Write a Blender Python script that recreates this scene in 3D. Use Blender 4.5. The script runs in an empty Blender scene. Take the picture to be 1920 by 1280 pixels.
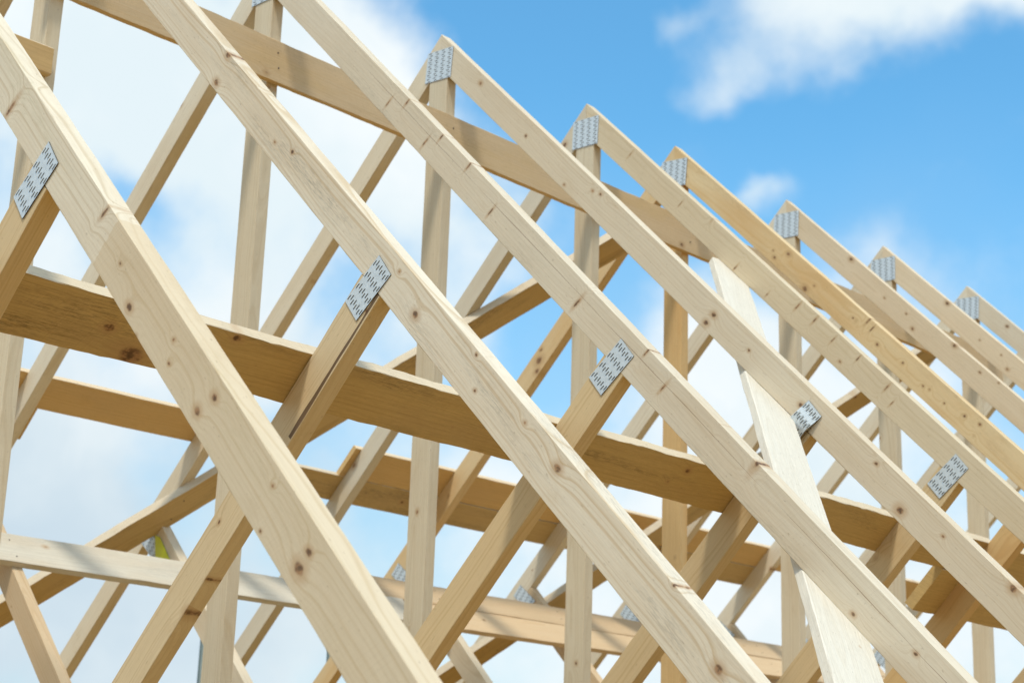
import bpy, bmesh, math, random
from mathutils import Vector, Matrix

random.seed(7)
S = bpy.context.scene
COL = S.collection
R = math.radians

# ------------------------------------------------------------------ helpers
def tag(o, label=None, cat=None, group=None, kind=None):
    if label: o['label'] = label
    if cat: o['category'] = cat
    if group: o['group'] = group
    if kind: o['kind'] = kind
    return o

def link(name, me, mats, parent=None):
    o = bpy.data.objects.new(name, me)
    for m in (mats if isinstance(mats, (list, tuple)) else [mats]):
        me.materials.append(m)
    COL.objects.link(o)
    if parent: o.parent = parent
    return o

def empty(name, loc):
    o = bpy.data.objects.new(name, None)
    o.empty_display_size = .2
    o.location = loc
    COL.objects.link(o)
    return o

def smooth_noise(n, k, rng):
    """n random values smoothed over k neighbours"""
    a = [rng.uniform(-1, 1) for _ in range(n + 2 * k)]
    return [sum(a[i:i + 2 * k + 1]) / (2 * k + 1) ** .5 for i in range(n)]

# ------------------------------------------------------------------ node helpers
class NT:
    def __init__(s, tree):
        s.t = tree; s.n = tree.nodes; s.l = tree.links
    def new(s, typ, **kw):
        n = s.n.new(typ)
        for k, v in kw.items(): setattr(n, k, v)
        return n
    def set(s, sock, v):
        if isinstance(v, bpy.types.NodeSocket): s.l.new(v, sock)
        else: sock.default_value = v
    def m(s, op, a, b=None, c=None, clamp=False):
        n = s.new('ShaderNodeMath', operation=op, use_clamp=clamp)
        s.set(n.inputs[0], a)
        if b is not None: s.set(n.inputs[1], b)
        if c is not None: s.set(n.inputs[2], c)
        return n.outputs[0]
    def v(s, op, a, b=None, out=0):
        n = s.new('ShaderNodeVectorMath', operation=op)
        s.set(n.inputs[0], a)
        if b is not None: s.set(n.inputs[1], b)
        return n.outputs[out]
    def ramp01(s, x, a, b, smooth=True):
        n = s.new('ShaderNodeMapRange')
        n.interpolation_type = 'SMOOTHSTEP' if smooth else 'LINEAR'
        s.set(n.inputs[0], x); s.set(n.inputs[1], a); s.set(n.inputs[2], b)
        n.inputs[3].default_value = 0; n.inputs[4].default_value = 1
        return n.outputs[0]
    def noise(s, vec, scale, detail=2, rough=.5, dim='3D', w=None):
        n = s.new('ShaderNodeTexNoise', noise_dimensions=dim)
        if vec is not None: s.set(n.inputs['Vector'], vec)
        if w is not None: s.set(n.inputs['W'], w)
        n.inputs['Scale'].default_value = scale
        n.inputs['Detail'].default_value = detail
        n.inputs['Roughness'].default_value = rough
        return n.outputs[0]
    def mix(s, f, a, b):
        n = s.new('ShaderNodeMix', data_type='RGBA')
        s.set(n.inputs[0], f)
        for sock, val in ((n.inputs[6], a), (n.inputs[7], b)):
            if isinstance(val, tuple): val = (*val, 1) if len(val) == 3 else val
            s.set(sock, val)
        return n.outputs[2]
    def comb(s, x, y, z):
        n = s.new('ShaderNodeCombineXYZ')
        for i, q in enumerate((x, y, z)): s.set(n.inputs[i], q)
        return n.outputs[0]

def wood(name, light=(.60, .49, .335), dark=(.43, .30, .165), knot=.45, ring=.55, ringw=130.,
         stain=0., stain_col=(.10, .095, .085), fuzz=.5, patch=.25, patch_col=(.50, .35, .19),
         knots=(), crack=None, glue=None, rough=.72, shade=1., asp=(.78, 1.), cw=1., edge_col=None):
    """sawn softwood; object space: x along the grain, y across the wide face, z through the thickness"""
    mt = bpy.data.materials.new(name); mt.use_nodes = True
    T = NT(mt.node_tree); T.n.clear()
    out = T.new('ShaderNodeOutputMaterial'); bs = T.new('ShaderNodeBsdfPrincipled')
    T.l.new(bs.outputs[0], out.inputs[0])
    co = T.new('ShaderNodeTexCoord').outputs['Object']
    rnd = T.new('ShaderNodeObjectInfo').outputs['Random']
    sep0 = T.new('ShaderNodeSeparateXYZ'); T.l.new(co, sep0.inputs[0])
    X0, Y0, Z0 = sep0.outputs
    off = T.comb(T.m('MULTIPLY', rnd, 41.7), T.m('MULTIPLY', rnd, 13.3), T.m('MULTIPLY', rnd, 7.9))
    P = T.v('ADD', co, off)
    sep = T.new('ShaderNodeSeparateXYZ'); T.l.new(P, sep.inputs[0])
    X, Y, Z = sep.outputs
    # --- scattered knots (branches run through the thickness)
    SC = (3.4, 6.0, 1.1)
    V = T.v('MULTIPLY', P, SC)
    vo = T.new('ShaderNodeTexVoronoi', feature='F1', voronoi_dimensions='3D')
    T.l.new(V, vo.inputs['Vector']); vo.inputs['Scale'].default_value = 1
    d3 = T.v('SUBTRACT', V, vo.outputs['Position'])
    d3 = T.v('MULTIPLY', d3, (1 / SC[0] * asp[0], 1 / SC[1] * asp[1], 1 / SC[2] * .015))
    wob = T.noise(P, 60, 2)
    kd = T.m('ADD', T.v('LENGTH', d3, out=1), T.m('MULTIPLY', T.m('SUBTRACT', wob, .5), .006))
    cs = T.new('ShaderNodeSeparateColor'); T.l.new(vo.outputs['Color'], cs.inputs[0])
    krad = T.m('MULTIPLY_ADD', T.m('POWER', cs.outputs[0], 2.), .0105, .0035)
    on = T.m('LESS_THAN', cs.outputs[1], knot)
    rel = T.m('DIVIDE', kd, krad)                       # 1 at the knot's rim
    rel = T.m('ADD', rel, T.m('MULTIPLY', T.m('SUBTRACT', 1., on), 50.))
    # --- knots seen on this very timber
    for kn in knots:
        kx, ky, kr = kn[:3]; sx_, sy_ = kn[3:] if len(kn) > 3 else (.72, 1.)
        ddx = T.m('SUBTRACT', X0, kx)
        dy = T.m('MULTIPLY', T.m('SUBTRACT', Y0, ky), sy_)
        dx = T.m('ADD', T.m('MULTIPLY', ddx, sx_), T.m('MULTIPLY', dy, .55 if len(kn) > 3 else 0.))
        q = T.m('SQRT', T.m('ADD', T.m('MULTIPLY', dx, dx), T.m('MULTIPLY', dy, dy)))
        q = T.m('ADD', q, T.m('MULTIPLY', T.m('SUBTRACT', wob, .5), .007))
        rel = T.m('MINIMUM', rel, T.m('DIVIDE', q, kr))
    core = T.m('SUBTRACT', 1., T.ramp01(rel, .55, 1.05))
    rimh = T.m('SUBTRACT', 1., T.ramp01(rel, .9, 2.6))
    bend = T.m('POWER', 2.718, T.m('MULTIPLY', T.m('MULTIPLY', rel, rel), -.09))
    # --- growth rings, bent round the knots
    low = T.noise(T.v('MULTIPLY', P, (.75, 3.0, 3.0)), 1, 2, .5)
    mid = T.noise(T.v('MULTIPLY', P, (3., 16., 16.)), 1, 2, .5)
    yc = T.m('SUBTRACT', Y0, T.m('MULTIPLY_ADD', rnd, .26, -.05))
    zc = T.m('SUBTRACT', Z0, T.m('MULTIPLY_ADD', T.m('FRACT', T.m('MULTIPLY', rnd, 9.7)), .16, -.05))
    rr = T.m('SQRT', T.m('ADD', T.m('MULTIPLY', yc, yc), T.m('MULTIPLY', zc, zc)))
    rr = T.m('ADD', rr, T.m('MULTIPLY', T.m('SUBTRACT', low, .5), .085))
    rr = T.m('ADD', rr, T.m('MULTIPLY', T.m('SUBTRACT', mid, .5), .010))
    rr = T.m('ADD', rr, T.m('MULTIPLY', bend, .022))
    r1 = T.noise(None, ringw, 3, .62, dim='1D', w=rr)
    r1 = T.ramp01(r1, .47, .70)
    lines = T.m('SINE', T.m('MULTIPLY', rr, 560.))
    lines = T.m('MULTIPLY', T.ramp01(lines, .35, 1.0), T.ramp01(T.noise(None, 34., 1, .5, dim='1D', w=rr), .35, .7))
    rg = T.m('ADD', T.m('MULTIPLY', r1, .6), T.m('MULTIPLY', lines, .45), clamp=True)
    fib = T.noise(T.v('MULTIPLY', P, (9., 420., 420.)), 1, 2, .6)
    fib2 = T.noise(T.v('MULTIPLY', P, (40., 260., 260.)), 1, 3, .7)
    big = T.noise(T.v('MULTIPLY', P, (1.6, 7., 7.)), 1, 3, .55)
    c = T.mix(T.m('MULTIPLY', rg, ring), tuple(a * shade for a in light), tuple(a * shade for a in dark))
    c = T.mix(T.m('MULTIPLY', T.ramp01(big, .42, .75), patch), c, tuple(a * shade for a in patch_col))
    fb = T.m('MULTIPLY_ADD', T.m('SUBTRACT', fib, .5), .38 * fuzz, 1.)
    fb2 = T.m('MULTIPLY_ADD', T.m('SUBTRACT', fib2, .5), .30 * fuzz, 1.)
    tone = T.m('MULTIPLY_ADD', rnd, .14, .93)
    g = T.m('MULTIPLY', T.m('MULTIPLY', fb, fb2), tone)
    c = T.v('SCALE', c, None); T.set(c.node.inputs['Scale'], g)
    if stain:
        n1 = T.noise(T.v('MULTIPLY', P, (1.1, 9., 9.)), 1, 3, .6)
        n2 = T.noise(T.v('MULTIPLY', P, (26., 330., 330.)), 1, 4, .8)
        sm = T.m('MULTIPLY', T.ramp01(n1, .48, .68), T.ramp01(n2, .42, .66))
        c = T.mix(T.m('MULTIPLY', sm, stain), c, stain_col)
    if glue:                                            # finger joint: timber changes tone past glue[0]
        gx, gc = glue
        st = T.m('ADD', X0, T.m('MULTIPLY', T.m('SUBTRACT', T.noise(T.v('MULTIPLY', P, (0., 60., 60.)), 1, 1), .5), .02))
        c = T.mix(T.m('MULTIPLY', T.m('GREATER_THAN', st, gx), .42), c, gc)
    if edge_col:                                        # light painted in: narrow edges paler as if lit, wide faces browner
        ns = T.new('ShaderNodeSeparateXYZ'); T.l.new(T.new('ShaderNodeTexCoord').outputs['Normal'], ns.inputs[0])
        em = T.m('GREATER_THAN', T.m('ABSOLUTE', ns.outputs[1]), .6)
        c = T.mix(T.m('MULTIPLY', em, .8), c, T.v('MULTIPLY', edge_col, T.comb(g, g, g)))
    c = T.mix(T.m('MULTIPLY', rimh, .50), c, (.44, .27, .13))
    ck = T.mix(T.ramp01(T.m('ADD', fib2, T.m('MULTIPLY', T.m('SUBTRACT', wob, .5), 1.2)), .36, .62), (.13, .06, .03), (.34, .185, .09))
    ck = T.mix(T.m('MULTIPLY', T.m('SUBTRACT', 1., T.ramp01(T.m('ADD', rel, T.m('MULTIPLY', T.m('SUBTRACT', wob, .5), .9)), .15, .5)), .75), ck, (.045, .02, .01))
    c = T.mix(T.m('MULTIPLY', core, .85), c, ck)
    # saw marks across the grain, handling dirt
    saw = T.noise(T.comb(T.m('ADD', X, T.m('MULTIPLY', Y, .35)), 0., 0.), 210., 2, .6)
    sm_ = T.m('MULTIPLY', T.m('SUBTRACT', saw, .5), T.m('MULTIPLY', T.ramp01(T.noise(T.v('MULTIPLY', P, (2.2, 6., 6.)), 1, 2), .40, .62), .34 * fuzz))
    c = T.v('SCALE', c, None); T.set(c.node.inputs['Scale'], T.m('ADD', 1., sm_))
    dirt = T.m('MULTIPLY', T.ramp01(T.noise(T.v('MULTIPLY', P, (5., 13., 13.)), 1, 5, .7), .55, .78), .30)
    c = T.mix(dirt, c, tuple(a * shade for a in dark))
    spk = T.ramp01(T.noise(T.v('MULTIPLY', P, (60., 190., 190.)), 1, 1, .5), .70, .80)
    c = T.mix(T.m('MULTIPLY', spk, .35), c, (.22, .14, .07))
    hgt = T.m('ADD', T.m('ADD', T.m('MULTIPLY', fib, .35), T.m('MULTIPLY', fib2, .65)), T.m('MULTIPLY', sm_, 2.))
    if crack:
        cy, a, b = crack                                # a drying shake between x=a and x=b
        wv = T.m('MULTIPLY', T.m('SUBTRACT', T.noise(T.comb(X, 0., 0.), 2.6, 3, .6), .5), .012)
        dd = T.m('ABSOLUTE', T.m('SUBTRACT', T.m('SUBTRACT', Y0, cy), wv))
        wd = T.m('MULTIPLY_ADD', T.noise(T.comb(X, 3., 0.), 2.1, 2, .6), .0065 * cw, -.0022 * cw)
        cm = T.m('MULTIPLY', T.m('LESS_THAN', dd, wd), T.m('MULTIPLY', T.m('GREATER_THAN', X0, a), T.m('LESS_THAN', X0, b)))
        c = T.mix(T.m('MULTIPLY', cm, .58 if cw < 2 else .85), c, (.20, .10, .045) if cw < 2 else (.07, .03, .012))
        hgt = T.m('SUBTRACT', hgt, T.m('MULTIPLY', cm, 2.))
    T.l.new(c, bs.inputs['Base Color'])
    bs.inputs['Roughness'].default_value = rough
    bs.inputs['Specular IOR Level'].default_value = .25
    bp = T.new('ShaderNodeBump'); bp.inputs['Strength'].default_value = .55 * fuzz + .1
    bp.inputs['Distance'].default_value = .0012
    T.l.new(hgt, bp.inputs['Height']); T.l.new(bp.outputs[0], bs.inputs['Normal'])
    return mt

def plain(name, col, rough=.5, metal=0., var=.0, scale=40.):
    mt = bpy.data.materials.new(name); mt.use_nodes = True
    T = NT(mt.node_tree); bs = T.n['Principled BSDF']
    bs.inputs['Roughness'].default_value = rough; bs.inputs['Metallic'].default_value = metal
    co = T.new('ShaderNodeTexCoord').outputs['Object']
    n = T.noise(co, scale, 4, .6)
    c = T.mix(n, tuple(a * (1 - var) for a in col), tuple(min(1, a * (1 + var)) for a in col))
    T.l.new(c, bs.inputs['Base Color'])
    return mt

# ------------------------------------------------------------------ timber mesh
def timber(name, mat, parent, O, ex, ez, y0, y1, t, x0, x1, seed=0, edge=.0005, bow=.002, cham=.0016, step=.03, wob=0.):
    """box along ex (x0..x1; each may be a function of the position v=0..1 across the width),
       width along ey = ez x ex from y0 to y1, thickness 0..t along ez; slightly bowed, rough-edged"""
    rng = random.Random(seed * 977 + 13)
    O = Vector(O); ex = Vector(ex).normalized(); ez = Vector(ez).normalized(); ey = ez.cross(ex).normalized(); ez = ex.cross(ey)
    f0 = x0 if callable(x0) else (lambda v, a=x0: a)
    f1 = x1 if callable(x1) else (lambda v, a=x1: a)
    W = y1 - y0; c = cham
    ring = [(c, 0), (W / 2, 0), (W - c, 0), (W, c), (W, t - c), (W - c, t), (W / 2, t), (c, t), (0, t - c), (0, c)]
    L = abs(f1(.5) - f0(.5)); n = max(6, int(L / step)); nr = len(ring)
    jit = [smooth_noise(n + 1, 1, rng) for _ in range(nr)]
    jit2 = [smooth_noise(n + 1, 1, rng) for _ in range(nr)]
    wv = [smooth_noise(n + 1, 6, rng) for _ in range(2)]
    ph = [rng.uniform(0, 6.28) for _ in range(4)]
    bm = bmesh.new(); rows = []
    for i in range(n + 1):
        u = i / n; row = []
        by = bow * math.sin(ph[0] + u * 4.2) + bow * .4 * math.sin(ph[1] + u * 11)
        bz = .4 * bow * math.sin(ph[2] + u * 3.7) + bow * .1 * math.sin(ph[3] + u * 9)
        for k, (yy, zz) in enumerate(ring):
            v = yy / W
            xx = f0(v) + (f1(v) - f0(v)) * u
            dy = jit[k][i] * edge * (0 if k in (1, 6) else 1)
            dz = jit2[k][i] * edge * .5
            if wob: dy += wv[0 if yy > W / 2 else 1][i] * wob * (0 if k in (1, 6) else 1)
            row.append(bm.verts.new((xx, y0 + yy + dy + by, zz + dz + bz)))
        rows.append(row)
    for i in range(n):
        for k in range(nr):
            a, b = rows[i], rows[i + 1]; k2 = (k + 1) % nr
            bm.faces.new((a[k], a[k2], b[k2], b[k]))
    bm.faces.new(list(reversed(rows[0]))); bm.faces.new(rows[-1])
    bmesh.ops.recalc_face_normals(bm, faces=bm.faces)
    me = bpy.data.meshes.new(name); bm.to_mesh(me); bm.free()
    for p in me.polygons: p.use_smooth = False
    o = link(name, me, mat, parent)
    M = Matrix((ex, ey, ez)).transposed().to_4x4(); M.translation = O
    if parent: M = Matrix.Translation(-parent.location) @ M
    o.matrix_local = M
    return o

def nail_plate(parent, O, ex, ez, L, W, cols, name='nail_plate'):
    """galvanised press-in plate with four bands of punched slots; centred on O"""
    bm = bmesh.new(); bands = 4; a = L / bands; b = W / cols
    sl, sw = .0188, .0041
    def quad(pts, z, mi):
        f = bm.faces.new([bm.verts.new((x, y, z)) for x, y in pts]); f.material_index = mi; return f
    faces = []
    for i in range(bands):
        for j in range(cols):
            x0 = -L / 2 + i * a; y0 = -W / 2 + j * b; x1 = x0 + a; y1 = y0 + b
            cx = (x0 + x1) / 2 + (.0038 if j % 2 else -.0038); cy = (y0 + y1) / 2
            o = [(x0, y0), (x1, y0), (x1, y1), (x0, y1)]
            h = [(cx - sl / 2, cy - sw / 2), (cx + sl / 2, cy - sw / 2), (cx + sl / 2, cy + sw / 2), (cx - sl / 2, cy + sw / 2)]
            for k in range(4):
                k2 = (k + 1) % 4
                quad([o[k], o[k2], h[k2], h[k]], -.0011, 0)
                f = bm.faces.new([bm.verts.new((*h[k], -.0011)), bm.verts.new((*h[k2], -.0011)), bm.verts.new((*h[k2], -.0002)), bm.verts.new((*h[k], -.0002))]); f.material_index = 0
            quad(h, -.0002, 1)                                   # near-black sheet, paints the shade inside the slot
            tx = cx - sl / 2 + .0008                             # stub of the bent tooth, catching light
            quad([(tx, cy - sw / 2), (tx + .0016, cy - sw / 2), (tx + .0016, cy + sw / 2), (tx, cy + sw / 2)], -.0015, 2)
    e = [(-L / 2, -W / 2), (L / 2, -W / 2), (L / 2, W / 2), (-L / 2, W / 2)]
    for k in range(4):
        p, q = e[k], e[(k + 1) % 4]
        f = bm.faces.new([bm.verts.new((*p, -.0011)), bm.verts.new((*q, -.0011)), bm.verts.new((*q, .0012)), bm.verts.new((*p, .0012))]); f.material_index = 1
    me = bpy.data.meshes.new(name); bm.to_mesh(me); bm.free()
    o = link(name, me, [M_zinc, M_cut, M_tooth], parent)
    ex = Vector(ex).normalized(); ez = Vector(ez).normalized(); ey = ez.cross(ex)
    M = Matrix((ex, ey, ez)).transposed().to_4x4(); M.translation = Vector(O) - parent.location
    o.matrix_local = M
    return o

def nail_heads(parent, pts, nrm, r=.0042):
    """each nail head a small dished disc, part of its board"""
    nrm = Vector(nrm).normalized()
    for p in pts:
        bm = bmesh.new()
        bmesh.ops.create_cone(bm, cap_ends=True, segments=12, radius1=r, radius2=r * .8, depth=.002)
        me = bpy.data.meshes.new('nail_head'); bm.to_mesh(me); bm.free()
        o = link('nail_head', me, M_nail, parent)
        Mw = Matrix.Translation(Vector(p)) @ nrm.to_track_quat('Z', 'Y').to_matrix().to_4x4()
        o.matrix_local = parent.matrix_world.inverted() @ Mw if parent.type != 'EMPTY' else Matrix.Translation(-parent.location) @ Mw

# ------------------------------------------------------------------ materials
M_zinc = plain('galvanised_steel', (.60, .66, .70), .5, .2, .22, 55)
M_cut = plain('punched_slot_edge', (.045, .04, .035), .8, .0, .2, 50)  # near-black: painted shade in the slots, also the plate's rim
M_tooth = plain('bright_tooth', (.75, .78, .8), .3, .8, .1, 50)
M_nail = plain('dull_nail', (.09, .06, .045), .5, .5, .3, 90)
M_tag = plain('yellow_green_tag', (.62, .66, .03), .5, 0, .1, 30)
M_tube = plain('weathered_green_steel', (.09, .12, .115), .5, .3, .25, 12)

PALE = dict(light=(.68, .605, .475), dark=(.49, .38, .235))
WARM = dict(light=(.62, .47, .28), dark=(.46, .30, .145))
M_pale = wood('pale_spruce', **PALE)
M_post = wood('post_spruce', light=(.67, .575, .42), dark=(.49, .36, .20), knot=0.23)
M_web = wood('web_spruce', light=(.62, .47, .27), dark=(.47, .31, .14), knot=0.17, ring=.6, ringw=110)
M_web1 = wood('web_split', light=(.64, .51, .32), dark=(.45, .31, .16), knot=0.17, ring=.6, ringw=110, crack=(.104, 2.25, 2.74), cw=5., knots=((1.901, .036, .006),))
M_left = wood('left_spruce', light=(.66, .57, .43), dark=(.50, .38, .22), knot=0.21)
M_orange = wood('resinous_pine', light=(.64, .44, .21), dark=(.50, .28, .10), knot=0.32, patch=.5, patch_col=(.60, .34, .12))
M_left5 = wood('mould_marked_pine', light=(.66, .50, .29), dark=(.52, .33, .15), knot=.3, patch=.5, patch_col=(.60, .38, .16), knots=((1.38, .052, .020), (1.43, .02, .014), (1.33, .085, .009)))
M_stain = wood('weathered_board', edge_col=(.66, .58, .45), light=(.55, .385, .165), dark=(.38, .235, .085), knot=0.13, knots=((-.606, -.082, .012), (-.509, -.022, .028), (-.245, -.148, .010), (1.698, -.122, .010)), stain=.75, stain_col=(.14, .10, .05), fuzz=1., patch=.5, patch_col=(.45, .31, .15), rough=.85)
M_upper = wood('ridge_board_pine', light=(.66, .50, .31), dark=(.54, .35, .18), knot=0.17, patch=.4, patch_col=(.62, .40, .14), stain=.25, stain_col=(.25, .18, .10), fuzz=.7)
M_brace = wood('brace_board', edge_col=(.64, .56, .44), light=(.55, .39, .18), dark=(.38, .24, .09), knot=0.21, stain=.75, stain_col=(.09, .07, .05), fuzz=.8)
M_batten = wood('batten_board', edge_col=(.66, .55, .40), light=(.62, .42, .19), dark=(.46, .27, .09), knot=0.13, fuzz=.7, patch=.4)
M_grey = wood('greyed_board', light=(.62, .57, .47), dark=(.42, .36, .27), knot=0.13, stain=.5, stain_col=(.30, .29, .26), fuzz=.8)
M_tan = wood('tan_board', light=(.62, .47, .30), dark=(.50, .32, .16), knot=0.15, fuzz=.5, ring=.7)
M_white = wood('rough_white_board', light=(.72, .675, .58), dark=(.62, .55, .43), knot=0.22, ring=.6, fuzz=.9, patch=.25, patch_col=(.64, .58, .47), stain=.3, stain_col=(.50, .46, .38), rough=.9)

# ------------------------------------------------------------------ trusses
Yt = {0: -1.0073, 1: 0., 2: 1., 3: 2.0, 4: 3.006, 5: 3.705, 6: 4.718, 7: 5.726, 8: 6.727, 9: 7.735, 10: 8.74}
c45 = math.cos(R(45))
D, DL, TH = .1186, .110, .0573
WA, WB, WW = -4.032, 1.0345, .1135          # web: upper edge z = WA + WB*x
PL, PR = -.0621, .0542
BOTTOM = -4.30

M_r = {
 0: wood('rafter_pale_joint', **PALE, knot=0.05, ring=.62, ringw=100, knots=((3.439,.094,.009),(2.591,.085,.012,1.5,.38),(3.33,.056,.004),(3.629,.045,.0045),(3.657,.083,.0045),(3.835,.036,.008),(3.811,.086,.009),(4.278,.043,.007),(4.281,.078,.012),(4.146,.106,.003),(4.108,.032,.004),(3.18,.022,.008,1.4,.5)),
         glue=(3.24, (.56, .42, .24)), stain=.30, stain_col=(.36, .33, .15)),
 1: wood('rafter_pale_clean', light=(.68, .61, .49), dark=(.53, .41, .26), knot=0.04, ring=.95, ringw=75, stain=.6, stain_col=(.20, .19, .16), knots=((3.768,.037,.0105),(3.075,.072,.0105),(1.719,.099,.011),(1.701,.006,.011),(2.931,.029,.0045),(3.343,.012,.0035),(3.407,.076,.0045),(3.605,.028,.005),(4.434,.047,.011),(4.224,.001,.004),(2.251,.048,.006),(2.151,.072,.005))),
 2: wood('rafter_cracked', light=(.68, .60, .47), dark=(.53, .41, .26), knot=0.10, ring=.5, asp=(1.3, .36), crack=(.043, .9, 4.4), cw=.8, stain=.40, stain_col=(.30, .27, .20), knots=((1.223,.072,.007,1.5,.38),(1.526,.073,.007,1.5,.38),(1.587,.016,.006,1.5,.38),(1.317,.019,.007,1.5,.38),(1.796,.012,.007,1.5,.38),(2.017,.071,.007,1.5,.38),(2.59,.066,.009,1.5,.38),(3.075,.054,.007,1.5,.38),(2.944,.013,.006,1.5,.38),(4.242,.05,.006),(4.034,.1,.006))),
 3: wood('rafter_creamy', light=(.69, .60, .46), dark=(.55, .42, .26), knot=0.06, ring=.65, knots=((.42,.037,.009),(.858,.065,.006),(1.374,.034,.006),(1.422,.021,.006),(1.218,.1,.006),(2.26,.052,.010),(2.251,.095,.010),(2.489,.056,.005),(2.814,.066,.009),(3.373,.086,.013),(3.196,.029,.006),(3.553,.048,.0055),(3.85,.011,.012))),
 4: wood('rafter_marked', light=(.68, .57, .40), dark=(.52, .39, .22), knot=0.2, ring=.5, asp=(1.3, .32), knots=((1.389,.094,.006,1.5,.38),(1.622,.087,.0045,1.5,.38),(1.794,.035,.007,1.5,.38),(1.91,.029,.007,1.5,.38),(2.045,.04,.0055,1.5,.38),(2.202,.023,.0055,1.5,.38),(2.138,.087,.0055),(2.397,.033,.0065,1.5,.38),(2.46,.07,.005,1.5,.38),(.9,.05,.005,1.5,.38),(.45,.04,.006,1.5,.38))),
 5: wood('rafter_resinous', light=(.72, .56, .33), dark=(.57, .37, .16), knot=0.25, knots=((1.039,.029,.009),(.978,.086,.007),(1.24,.103,.013),(1.276,.06,.0055),(1.646,.012,.008,1.5,.38),(1.688,.031,.006,1.5,.38),(1.566,.052,.0045),(1.762,.069,.0065),(1.933,.054,.005),(2.088,.071,.005),(2.346,.048,.006),(2.432,.031,.006),(2.228,.065,.004)), patch=.55, patch_col=(.62, .37, .14), stain=.3, stain_col=(.16, .07, .03)),
 6: wood('rafter_knotty', light=(.68, .56, .40), dark=(.52, .38, .21), knots=((.614,.019,.011),(.937,.061,.005),(1.107,.048,.005),(1.193,.087,.008),(1.459,.010,.011),(1.669,.031,.006),(1.789,.011,.0045)), knot=0.2),
}
M_wide = M_left

POS = {0: 'cut off by the left edge', 1: 'second from the left edge, rafter crossing the middle of the picture',
       2: 'third from the left, rafter split by a long crack',
       3: 'whose peak stands highest in the picture', 4: 'whose peak is second from the left against the blue sky',
       5: 'of yellower resinous timber, close to its left neighbour', 6: 'with its peak fourth from the left, below the small cloud',
       7: 'with its peak second from the right', 8: 'with the rightmost visible peak',
       9: 'behind the rightmost peak, only its left legs showing', 10: 'farthest away at the lower right, only its left legs showing'}
LAB = {0: 'nearest pale timber roof truss, its broad rafter crossing the lower left',
       1: 'pale timber roof truss, second nearest, rafter running to the bottom centre',
       2: 'pale timber roof truss, third nearest, with a long crack along its rafter',
       3: 'timber roof truss with the leftmost peak showing against blue sky and a bent nail plate',
       4: 'timber roof truss with the second peak from the left, its rafter dotted with slanting knots',
       5: 'yellowish resinous timber roof truss with the third peak, close behind its neighbour',
       6: 'timber roof truss with the fourth peak, just below the small lone cloud',
       7: 'timber roof truss with the second peak from the right',
       8: 'timber roof truss with the rightmost visible peak',
       9: 'timber roof truss behind the rightmost peak, seen only at the lower right',
       10: 'farthest timber roof truss, only its far slope showing low on the right'}

def truss(i):
    y = Yt[i]
    T = empty('roof_truss', (0, y, BOTTOM))
    tag(T, LAB[i], 'roof truss', 'roof trusses set up in a row')
    s = i * 20 + 3
    mr = M_r.get(i, M_r[6] if i != 8 else M_r[3])
    resin = i == 5
    tilt = {}.get(i, 0.)
    # right chord: plumb cut at the ridge, down to the eaves
    timber('rafter', mr, T, (0, y, 0), (c45, 0, -c45), (0, 1, 0), 0, D, TH, lambda v: v * D, 6.15, s, bow=.0015)
    # left chord (underside is local y=0)
    ul = Vector((c45, 0, -c45)) * DL
    timber('rafter', M_left5 if resin else (M_left if i % 2 else M_pale), T, (ul.x, y + .0004, ul.z), (-c45, 0, -c45), (0, 1, 0), 0, DL, TH - .0008,
           lambda v: (1 - v) * DL, 6.15, s + 1, bow=.0015)
    # king post, pointed into the ridge
    zt = -.163
    timber('king_post', M_orange if resin else M_post, T, (PL, y + .0006, 0), (0, 0, -1), (0, 1, 0), -(PR - PL), 0, TH - .0012,
           lambda v: -zt + (abs(v - .5) * 2) * (PR - PL) / 2 + .004, -BOTTOM - .12, s + 2, bow=.0012)
    # webs
    n = math.hypot(1, WB); wd = Vector((1, 0, WB)) / n
    # right web, origin on its upper edge where z=WA, local x runs up to the rafter
    xr = (-D * 2 ** .5 - WA) / (1 + WB) * n                      # upper edge meets the rafter's underside
    xr2 = ((-D * 2 ** .5 - (WA - WW * n)) / (1 + WB)) * n        # lower edge
    dxl = WW * WB                                               # lower edge origin shift along the web
    e_up = (0, 0, WA)
    def endr(v):   # v=0 upper edge ; v=1 lower edge
        lo = xr2 - dxl
        return xr + (lo - xr) * v - .001
    timber('web', (M_orange if resin else M_web1 if i == 1 else M_web), T, (0, y + .0008, WA), tuple(wd), (0, 1, 0), 0, WW, TH - .0016, .10, endr, s + 3, bow=.0015)
    wl = Vector((1, 0, -WB)) / n
    xl = (DL * 2 ** .5 + WA) / (1 + WB) * n
    def endl(v):
        lo = ((DL * 2 ** .5 + (WA - WW * n)) / (1 + WB)) * n + dxl
        return xl + (lo - xl) * v + .001
    timber('web', M_left if i % 2 else M_tan, T, (0, y + .0008, WA), tuple(wl), (0, 1, 0), 0, WW, TH - .0016, endl, -.10, s + 4, bow=.0015)
    # ties
    timber('bottom_chord', M_post, T, (-4.2, y, BOTTOM), (1, 0, 0), (0, -1, 0), 0, .14, TH, 0, 8.4, s + 5)
    # nail plates, near face then far face
    for yy, nz in ((y - .0016, 1), (y + TH + .0016, -1)):
        ez = (0, nz, 0)
        sg = nz
        tl = R(-4 + (i * 7 % 5) - 1)
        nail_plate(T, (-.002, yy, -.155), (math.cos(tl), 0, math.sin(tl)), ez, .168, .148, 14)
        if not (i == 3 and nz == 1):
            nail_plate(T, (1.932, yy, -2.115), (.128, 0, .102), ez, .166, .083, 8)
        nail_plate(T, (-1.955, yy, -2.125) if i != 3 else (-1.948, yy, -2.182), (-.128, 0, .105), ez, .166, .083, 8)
    return T

TR = {i: truss(i) for i in range(0, 11)}

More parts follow.
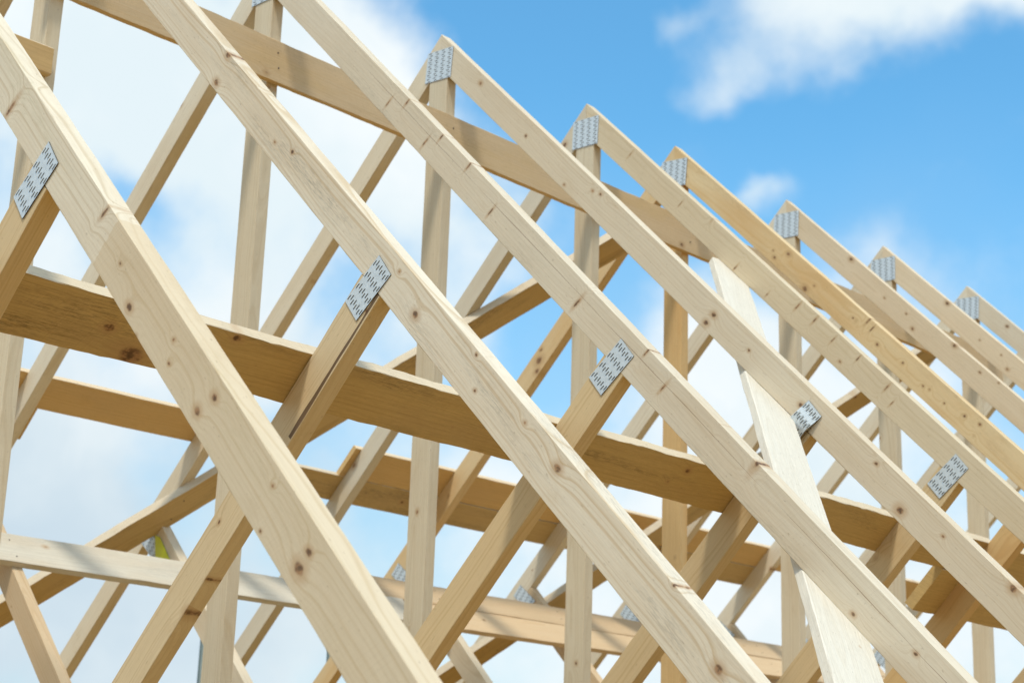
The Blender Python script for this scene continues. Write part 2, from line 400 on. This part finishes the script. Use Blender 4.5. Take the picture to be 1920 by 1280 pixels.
# bent plate of truss 3
def bent_plate(T, y):
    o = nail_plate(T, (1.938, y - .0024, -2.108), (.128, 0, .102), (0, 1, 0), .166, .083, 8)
    me = o.data
    for v in me.vertices:                       # lower half peeled outwards
        x = v.co.x
        q = (.075 - x) / .065 if x > .010 else (x + .083) / .093
        q = min(1., max(0., q)); q = q * q * (3 - 2 * q) * .5 + q * .5
        v.co.z -= .016 * q; v.co.x += .003 * q
    return o
bent_plate(TR[3], Yt[3])
# yellow tag by the left plate of truss 3
bm = bmesh.new()
f = bm.faces.new([bm.verts.new(p) for p in ((-1.918, 0, -2.136), (-1.874, 0, -2.150), (-1.774, 0, -2.268), (-1.895, 0, -2.262))])
g = bmesh.ops.extrude_face_region(bm, geom=[f]); bmesh.ops.translate(bm, verts=[v for v in g['geom'] if isinstance(v, bmesh.types.BMVert)], vec=(0, -.0012, 0))
bmesh.ops.recalc_face_normals(bm, faces=bm.faces)
me = bpy.data.meshes.new('tag'); bm.to_mesh(me); bm.free()
o = link('tag', me, M_tag, TR[3]); o.location = (0, -.0046, -BOTTOM); tag(o, 'bright yellow-green label stuck beside the nail plate')

# ------------------------------------------------------------------ loose boards
def board(name, label, cat, mat, O, ex, ez, y0, y1, t, x0, x1, seed, group=None, **kw):
    o = timber(name, mat, None, O, ex, ez, y0, y1, t, x0, x1, seed, **kw)
    bpy.context.view_layer.update()
    tag(o, label, cat, group)
    return o

G = 'boards nailed across the trusses'
# upright boards on the right faces of the king posts
BT = .029
xU = PR + .0006
def yboard(label, mat, x, z, wdir, wid, thick_dir, t, ya, yb, seed, **kw):
    """board running along +Y; (x,z) its first corner, width along wdir, thickness along thick_dir"""
    ez = Vector((thick_dir[0], 0, thick_dir[1])).normalized(); ex = Vector((0, 1, 0)); ey = ez.cross(ex)
    w = Vector((wdir[0], 0, wdir[1])).normalized()
    if ey.dot(w) > 0: y0, y1 = 0, wid
    else: y0, y1 = -wid, 0
    return board('bracing_board', label, 'board', mat, (x, 0, z), ex, ez, y0, y1, t, ya, yb, seed, G, **kw)

bU = yboard('warm brown board along the row just under the ridge, nailed to the king posts', M_upper, xU, -.605, (0, 1), .181, (1, 0), BT, -.06, 7.0, 501, edge=.0012, wob=.002, bow=.003)
nail_heads(bU, [(xU + BT + .001, yy + .028 + q * .004, z) for yy in (Yt[2], Yt[3], Yt[4], Yt[5], Yt[6], Yt[1]) for q, z in ((1, -.545), (-1, -.48))], (1, 0, 0))
def nails_on(o, wid, t, ys):
    bpy.context.view_layer.update()
    Mw = o.matrix_world.copy(); ex = Mw.col[0].xyz; ey = Mw.col[1].xyz; ez = Mw.col[2].xyz; O = Mw.translation
    rng = random.Random(len(o.name) + int(O.y * 50))
    vs = [v.co.y for v in o.data.vertices]; ya, yb = min(vs), max(vs); L = max(v.co.x for v in o.data.vertices); l0 = min(v.co.x for v in o.data.vertices)
    pts = []
    for y in ys:
        for q in (.28, .72):
            b = ya + (yb - ya) * (q + rng.uniform(-.06, .06))
            a = (y + .028 + rng.uniform(-.008, .008) - O.y - ey.y * b) / ex.y
            if l0 + .02 < a < L - .02: pts.append(O + ex * a + ey * b + ez * (t + .0008))
    nail_heads(o, pts, ez)
bS = yboard('short sawn board end against the upper left king post', M_batten, xU, -.94, (0, 1), .105, (1, 0), BT + .006, -2.4, .02, 502, edge=.001, cham=.004)
# wide board on top of the right webs
n = math.hypot(1, WB); wx, wz = 1 / n, WB / n
def on_web(x): return (x, WA + WB * x)
nx, nz_ = -WB / n, 1 / n                        # upward normal of the right webs
def webboard(label, mat, xa, xb, ya, yb, seed, **kw):
    x, z = on_web(xa)
    return yboard(label, mat, x + nx * .0006, z + nz_ * .0006, (wx, wz), (xb - xa) * n, (nx, nz_), .048, ya, yb, seed, **kw)
webboard('broad weathered brown board crossing behind the nearest webs through the middle', M_stain, 1.598, 1.713, -2.6, 3.765, 511, edge=.0014, wob=.003, bow=.003)
webboard('weathered board end showing above the yellow web at the far right edge', M_stain, 1.602, 1.712, 3.775, 6.9, 512, edge=.0014)
webboard('dark board at the lower right, its near end just left of the yellow web', M_stain, 1.44, 1.594, 3.53, 6.9, 513, edge=.0014)
# boards on top of the left rafters
def leftboard(label, mat, xa, xb, ya, yb, seed, lift=.0006, **kw):
    # xa > xb, plane z = x, outward normal (-1,0,1)
    return yboard(label, mat, xa - lift * c45, xa + lift * c45, (-1, -1), (xa - xb) * 2 ** .5, (-1, 1), .030, ya, yb, seed, **kw)
leftboard('orange brown board on the far slope at the left, end sticking out past a rafter', M_batten, -1.566, -1.69, .93, 2.12, 521)
leftboard('short stub of board poking out under the far slope beside the leftmost king post', M_batten, -1.692, -1.822, -1.6, 1.14, 522)
leftboard('darker lower board on the far slope, running to the lower right', M_brace, -1.6935, -1.808, 2.45, 6.85, 523)
leftboard('orange brown board on the far slope in the centre, its end past a rafter', M_batten, -1.560, -1.692, 2.97, 6.3, 524)
leftboard('board on the far slope at the lower right behind the last trusses', M_batten, -1.57, -1.69, 6.35, 9.2, 525)
# boards lying on the left webs
nlx, nlz = WB / n, 1 / n
def lwboard(label, mat, xa, xb, ya, yb, seed, lift=.0006, **kw):
    # xa lower (nearer 0), xb higher (more negative)
    z = WA - WB * xa
    return yboard(label, mat, xa + nlx * lift, z + nlz * lift, (-wx, wz), (xa - xb) * n, (nlx, nlz), .029, ya, yb, seed, **kw)
b1 = lwboard('greyed level board low on the left behind the king posts', M_grey, -1.523, -1.662, -1.8, 3.42, 531, edge=.001, wob=.002)
b2 = lwboard('tan level board low in the centre behind the king posts', M_tan, -1.523, -1.645, 3.45, 8.9, 532, edge=.001)
b3 = lwboard('pinkish tan board lying against the one below it, low in the centre', M_tan, -1.651, -1.765, 3.2, 8.3, 533, edge=.001)

for b_ in (b1, b2, b3): nails_on(b_, 0, .029, list(Yt.values()))
# diagonal braces under the left rafters; slope coordinate s runs down the far slope
def under_left(s, y, lift):
    s = s - .0; k = DL + lift
    return Vector((-s * c45, y, -s * c45)) + Vector((c45, 0, -c45)) * k
def diag_left(label, mat, a, b, wid, seed):
    A = under_left(*a, .0008); B = under_left(*b, .0008)
    ez = Vector((c45, 0, -c45)); ex = (B - A).normalized(); ey = ez.cross(ex)
    up = ey.dot(Vector((0, -1, 0))) > 0
    o = board('diagonal_brace', label, 'brace', mat, A, ex, ez, -wid if up else 0, 0 if up else wid, .050, 0, (B - A).length, seed, 'diagonal braces under the roof slopes', edge=.0012, wob=.002)
    nails_on(o, 0, .050, list(Yt.values()))
    return o
# a,b lie on the upper left long edge
def under_left_fix(x, y): return (-x * 2 ** .5, y)
diag_left('long diagonal brace under the far slope, from centre right down to the left edge', M_brace, (.30, 3.715), (4.85, .32), .152, 541)
diag_left('long diagonal brace under the far slope at the lower right', M_brace, (.30, 6.63), (4.95, 3.45), .16, 542)

# white rough brace under the right rafters
def under_right(s, y, lift): return Vector((s * c45, y, -s * c45)) + Vector((-c45, 0, -c45)) * (D + lift)
A = under_right(1.16, 3.05, .0008); B = under_right(6.1, -.737, .0008)
ez = Vector((-c45, 0, -c45)); ex = (B - A).normalized(); ey = ez.cross(ex)
sgn = 1 if ey.y > 0 else -1
o = board('diagonal_brace', 'rough whitish diagonal brace under the near rafters at the right', 'brace', M_white, A, ex, ez, 0 if sgn > 0 else -.18, .18 if sgn > 0 else 0, .034, (lambda v: .216 * v - .05), (B - A).length, 551,
      'diagonal braces under the roof slopes', edge=.001, wob=.0016, bow=.002, cham=.003)

# ------------------------------------------------------------------ scaffold tubes beyond
CAM = Vector((5.26590, -2.85072, -3.50398))
def pole(px_dir, dist, ztop, label, seed):
    d = Vector(px_dir); d.z = 0; d.normalize()
    p = CAM + d * dist; zg = -6.9
    T = empty('scaffold_pole', (p.x, p.y, zg))
    tag(T, label, 'pole', 'scaffold poles behind the roof')
    def tube(name, r, z0, z1, seg=20):
        bm = bmesh.new(); bmesh.ops.create_cone(bm, cap_ends=True, segments=seg, radius1=r, radius2=r, depth=z1 - z0)
        bmesh.ops.translate(bm, verts=bm.verts, vec=(0, 0, (z0 + z1) / 2))
        me = bpy.data.meshes.new(name); bm.to_mesh(me); bm.free()
        for q in me.polygons: q.use_smooth = len(q.vertices) == 4
        return link(name, me, M_tube, T)
    tube('tube', .024, 0.01, ztop - zg); tube('base_plate', .08, 0, .009)
    tube('collar', .030, ztop - zg - .5, ztop - zg - .44)
pole((-0.834, 0.603, 0), 11.5, CAM.z + 11.5 * .112, 'thin dark green steel pole at the bottom, left of a king post', 1)
pole((-0.7788, 0.6535, 0), 11.5, CAM.z + 11.5 * .112, 'thin dark green steel pole at the bottom behind the nearest rafter', 2)

# ------------------------------------------------------------------ ground
bm = bmesh.new(); bmesh.ops.create_grid(bm, x_segments=40, y_segments=40, size=600)
for v in bm.verts: v.co.z = 0
me = bpy.data.meshes.new('ground'); bm.to_mesh(me); bm.free()
mg = bpy.data.materials.new('sandy_soil'); mg.use_nodes = True
T = NT(mg.node_tree); bs = T.n['Principled BSDF']; co = T.new('ShaderNodeTexCoord').outputs['Object']
nn = T.noise(co, .6, 6, .65)
T.l.new(T.mix(nn, (.25, .14, .024), (.33, .195, .040)), bs.inputs['Base Color']); bs.inputs['Roughness'].default_value = .95
g_ = link('ground', me, mg); g_.location = (0, 0, -6.9); tag(g_, kind='structure')

# added unseen ring round the site, blocking low sky light from the undersides
bm = bmesh.new(); rng = random.Random(3); NH = 220; rows = []
hn = smooth_noise(NH, 3, rng); hn2 = smooth_noise(NH, 10, rng)
for k in range(NH):
    a = 2 * math.pi * k / NH
    dx, dy = math.cos(a), math.sin(a)
    back = max(0., -(dx * -.70 + dy * .70))                 # taller behind the viewer
    h = 5.5 + 2.2 * hn[k] * .6 + 1.5 * hn2[k] + 22 * back ** .7
    rows.append([bm.verts.new((dx * r, dy * r, z)) for r, z in ((95, -7.2), (104, -6.9 + h * .75), (118, -6.9 + h), (170, -6.9 + h * .9), (240, -7.4))])
for k in range(NH):
    p, q = rows[k], rows[(k + 1) % NH]
    for j in range(4): bm.faces.new((p[j], p[j + 1], q[j + 1], q[j]))
bmesh.ops.recalc_face_normals(bm, faces=bm.faces)
me = bpy.data.meshes.new('hills'); bm.to_mesh(me); bm.free()  # mesh of the added sky-blocking ring
hl = link('hills', me, plain('woodland_rise', (.085, .085, .035), .95, 0, .4, .25)); tag(hl, kind='structure')  # added unseen ring and its dark material, only there to block low sky light

# ------------------------------------------------------------------ light
SUN = Vector((.22, -.34, .91)).normalized()
el = math.asin(SUN.z); rot = math.atan2(SUN.x, SUN.y)
sd = bpy.data.lights.new('sun', 'SUN'); sd.energy = 2.8; sd.angle = R(8); sd.color = (1, .93, .80)
so = bpy.data.objects.new('sun', sd); COL.objects.link(so)
so.rotation_euler = SUN.to_track_quat('Z', 'Y').to_euler()

w = bpy.data.worlds.new('World'); S.world = w; w.use_nodes = True
T = NT(w.node_tree); T.n.clear()
out = T.new('ShaderNodeOutputWorld'); bg = T.new('ShaderNodeBackground'); T.l.new(bg.outputs[0], out.inputs[0])
sky = T.new('ShaderNodeTexSky', sky_type='NISHITA'); sky.sun_disc = False; sky.sun_elevation = el; sky.sun_rotation = rot
sky.air_density = 1.0; sky.dust_density = .6; sky.ozone_density = 2.0
d = T.new('ShaderNodeTexCoord').outputs['Generated']
d = T.v('NORMALIZE', d)
n1 = T.new('ShaderNodeTexNoise'); T.set(n1.inputs['Vector'], d); n1.inputs['Scale'].default_value = 9; n1.inputs['Detail'].default_value = 4; n1.inputs['Roughness'].default_value = .5
wv = T.v('SUBTRACT', n1.outputs['Color'], (.5, .5, .5)); wv = T.v('MULTIPLY', wv, (.10, .10, .10))
dw = T.v('ADD', d, wv)
sx = T.new('ShaderNodeSeparateXYZ'); T.l.new(dw, sx.inputs[0])
az = T.m('MULTIPLY', T.m('ARCTAN2', T.m('MULTIPLY', sx.outputs[0], -1.), sx.outputs[1]), 57.29578)
elv = T.m('MULTIPLY', T.m('ARCSINE', sx.outputs[2]), 57.29578)
def blob(a, e, ra, re, w_):
    x = T.m('DIVIDE', T.m('SUBTRACT', az, a), ra); y = T.m('DIVIDE', T.m('SUBTRACT', elv, e), re)
    q = T.m('ADD', T.m('MULTIPLY', x, x), T.m('MULTIPLY', y, y))
    return T.m('MULTIPLY', T.m('POWER', 2.71828, T.m('MULTIPLY', q, -1.)), w_)
BL = [(58, 24.8, 8.5, 3.6, 1.25), (51.5, 22.5, 4.0, 4.2, .9), (63, 13, 5, 10, .5), (46, 19.5, 3.5, 2.4, .55), (58.5, 11, 4, 3, .45), (52, 5.5, 9, 3.6, .65),
      (34, 7, 10, 8, 1.0), (35.5, 15, 4.0, 3.2, .75), (33.2, 27.2, 4.0, 1.9, .92), (28.2, 27.5, 3.4, 1.4, .75), (36.6, 25.2, 1.8, .8, .42), (38.8, 27.2, 1.3, .8, .5), (26.2, 27, 1.3, 1.8, .5), (36.7, 21.4, 1.0, .8, .68), (56, 17.5, 7, 4.5, .62), (50, 13, 6, 4, .34), (59, 7, 6, 4, .5),
      (44, 11.5, 4, 3, .5), (54.2, 15.6, 3, 1.6, .35), (47, 16.5, 2.5, 1.4, .35),
      # blue gaps
      (58.2, 20.2, 1.3, 1.2, -.40), (56.5, 17.6, 2.0, 1.3, -.15), (43.2, 16.0, 2.8, 2.6, -.45), (50.2, 17.0, 1.5, 1.6, -.35), (48.6, 9.6, 2.2, 2.0, -.4), (51, 12.6, 1.6, 1.2, -.3), (44, 26, 4, 2.2, -.5)]
acc = None
for b in BL:
    q = blob(*b); acc = q if acc is None else T.m('ADD', acc, q)
n2 = T.noise(d, 14, 5, .55); n3 = T.noise(d, 3.5, 4, .5)
# away from the pictured part of the sky: broken cloud everywhere
far = T.ramp01(T.m('ADD', T.m('ABSOLUTE', T.m('SUBTRACT', az, 44.)), T.m('MULTIPLY', T.m('ABSOLUTE', T.m('SUBTRACT', elv, 15.)), 1.0)), 26., 48.)
acc = T.m('ADD', acc, T.m('MULTIPLY', far, T.m('MULTIPLY_ADD', T.ramp01(n3, .35, .65), 1.0, .1)))
den = T.m('ADD', acc, T.m('MULTIPLY', T.m('SUBTRACT', n2, .5), 1.0))
mask = T.ramp01(den, .10, .95)
shade = T.ramp01(T.noise(dw, 7, 4, .55), .35, .7)
cl = T.mix(shade, (7.7, 8.8, 9.3), (9.2, 9.7, 9.9))
lowleft = T.m('MULTIPLY', T.ramp01(az, 46., 53.), T.m('SUBTRACT', 1., T.ramp01(elv, 9., 19.)))
cl = T.mix(T.m('MULTIPLY', lowleft, .85), cl, T.mix(shade, (5.6, 6.9, 7.9), (7.3, 8.3, 8.8)))
skyc = T.v('MULTIPLY', sky.outputs[0], (1.12, 2.14, 2.26))
skyc = T.v('SCALE', skyc, None); T.set(skyc.node.inputs['Scale'], T.m('MULTIPLY_ADD', T.ramp01(elv, 2., 22.), .30, .70))
skyc = T.mix(T.m('MULTIPLY', T.m('SUBTRACT', 1., T.ramp01(elv, 4., 25.)), .62), skyc, (6.4, 7.6, 8.5))
cl = T.v('SCALE', cl, None); T.set(cl.node.inputs['Scale'], T.m('MULTIPLY_ADD', far, .35, 1.))  # out-of-view clouds brightened as added fill light on the timbers
c = T.mix(mask, skyc, cl)
T.l.new(c, bg.inputs[0]); bg.inputs[1].default_value = .10

# ------------------------------------------------------------------ camera
cd = bpy.data.cameras.new('camera'); cam = bpy.data.objects.new('camera', cd); COL.objects.link(cam)
rt = Vector((0.72115639, 0.69196372, 0.0334614)); up = Vector((0.16796399, -0.22150129, 0.9605859)); fw = Vector((-0.67210234, 0.68711235, 0.27596206))
M = Matrix((rt, up, -fw)).transposed().to_4x4(); M.translation = CAM; cam.matrix_world = M
cd.sensor_width = 36; cd.lens = 3206.1 / 1920 * 36; cd.clip_start = .05; cd.clip_end = 3000
cd.dof.use_dof = True; cd.dof.focus_distance = 4.5; cd.dof.aperture_fstop = 5.6; cd.dof.aperture_blades = 7
S.camera = cam
S.view_settings.view_transform = 'Standard'; S.view_settings.look = 'None'; S.view_settings.exposure = .05; S.view_settings.gamma = 1
S.cycles.max_bounces = 6; S.cycles.diffuse_bounces = 4
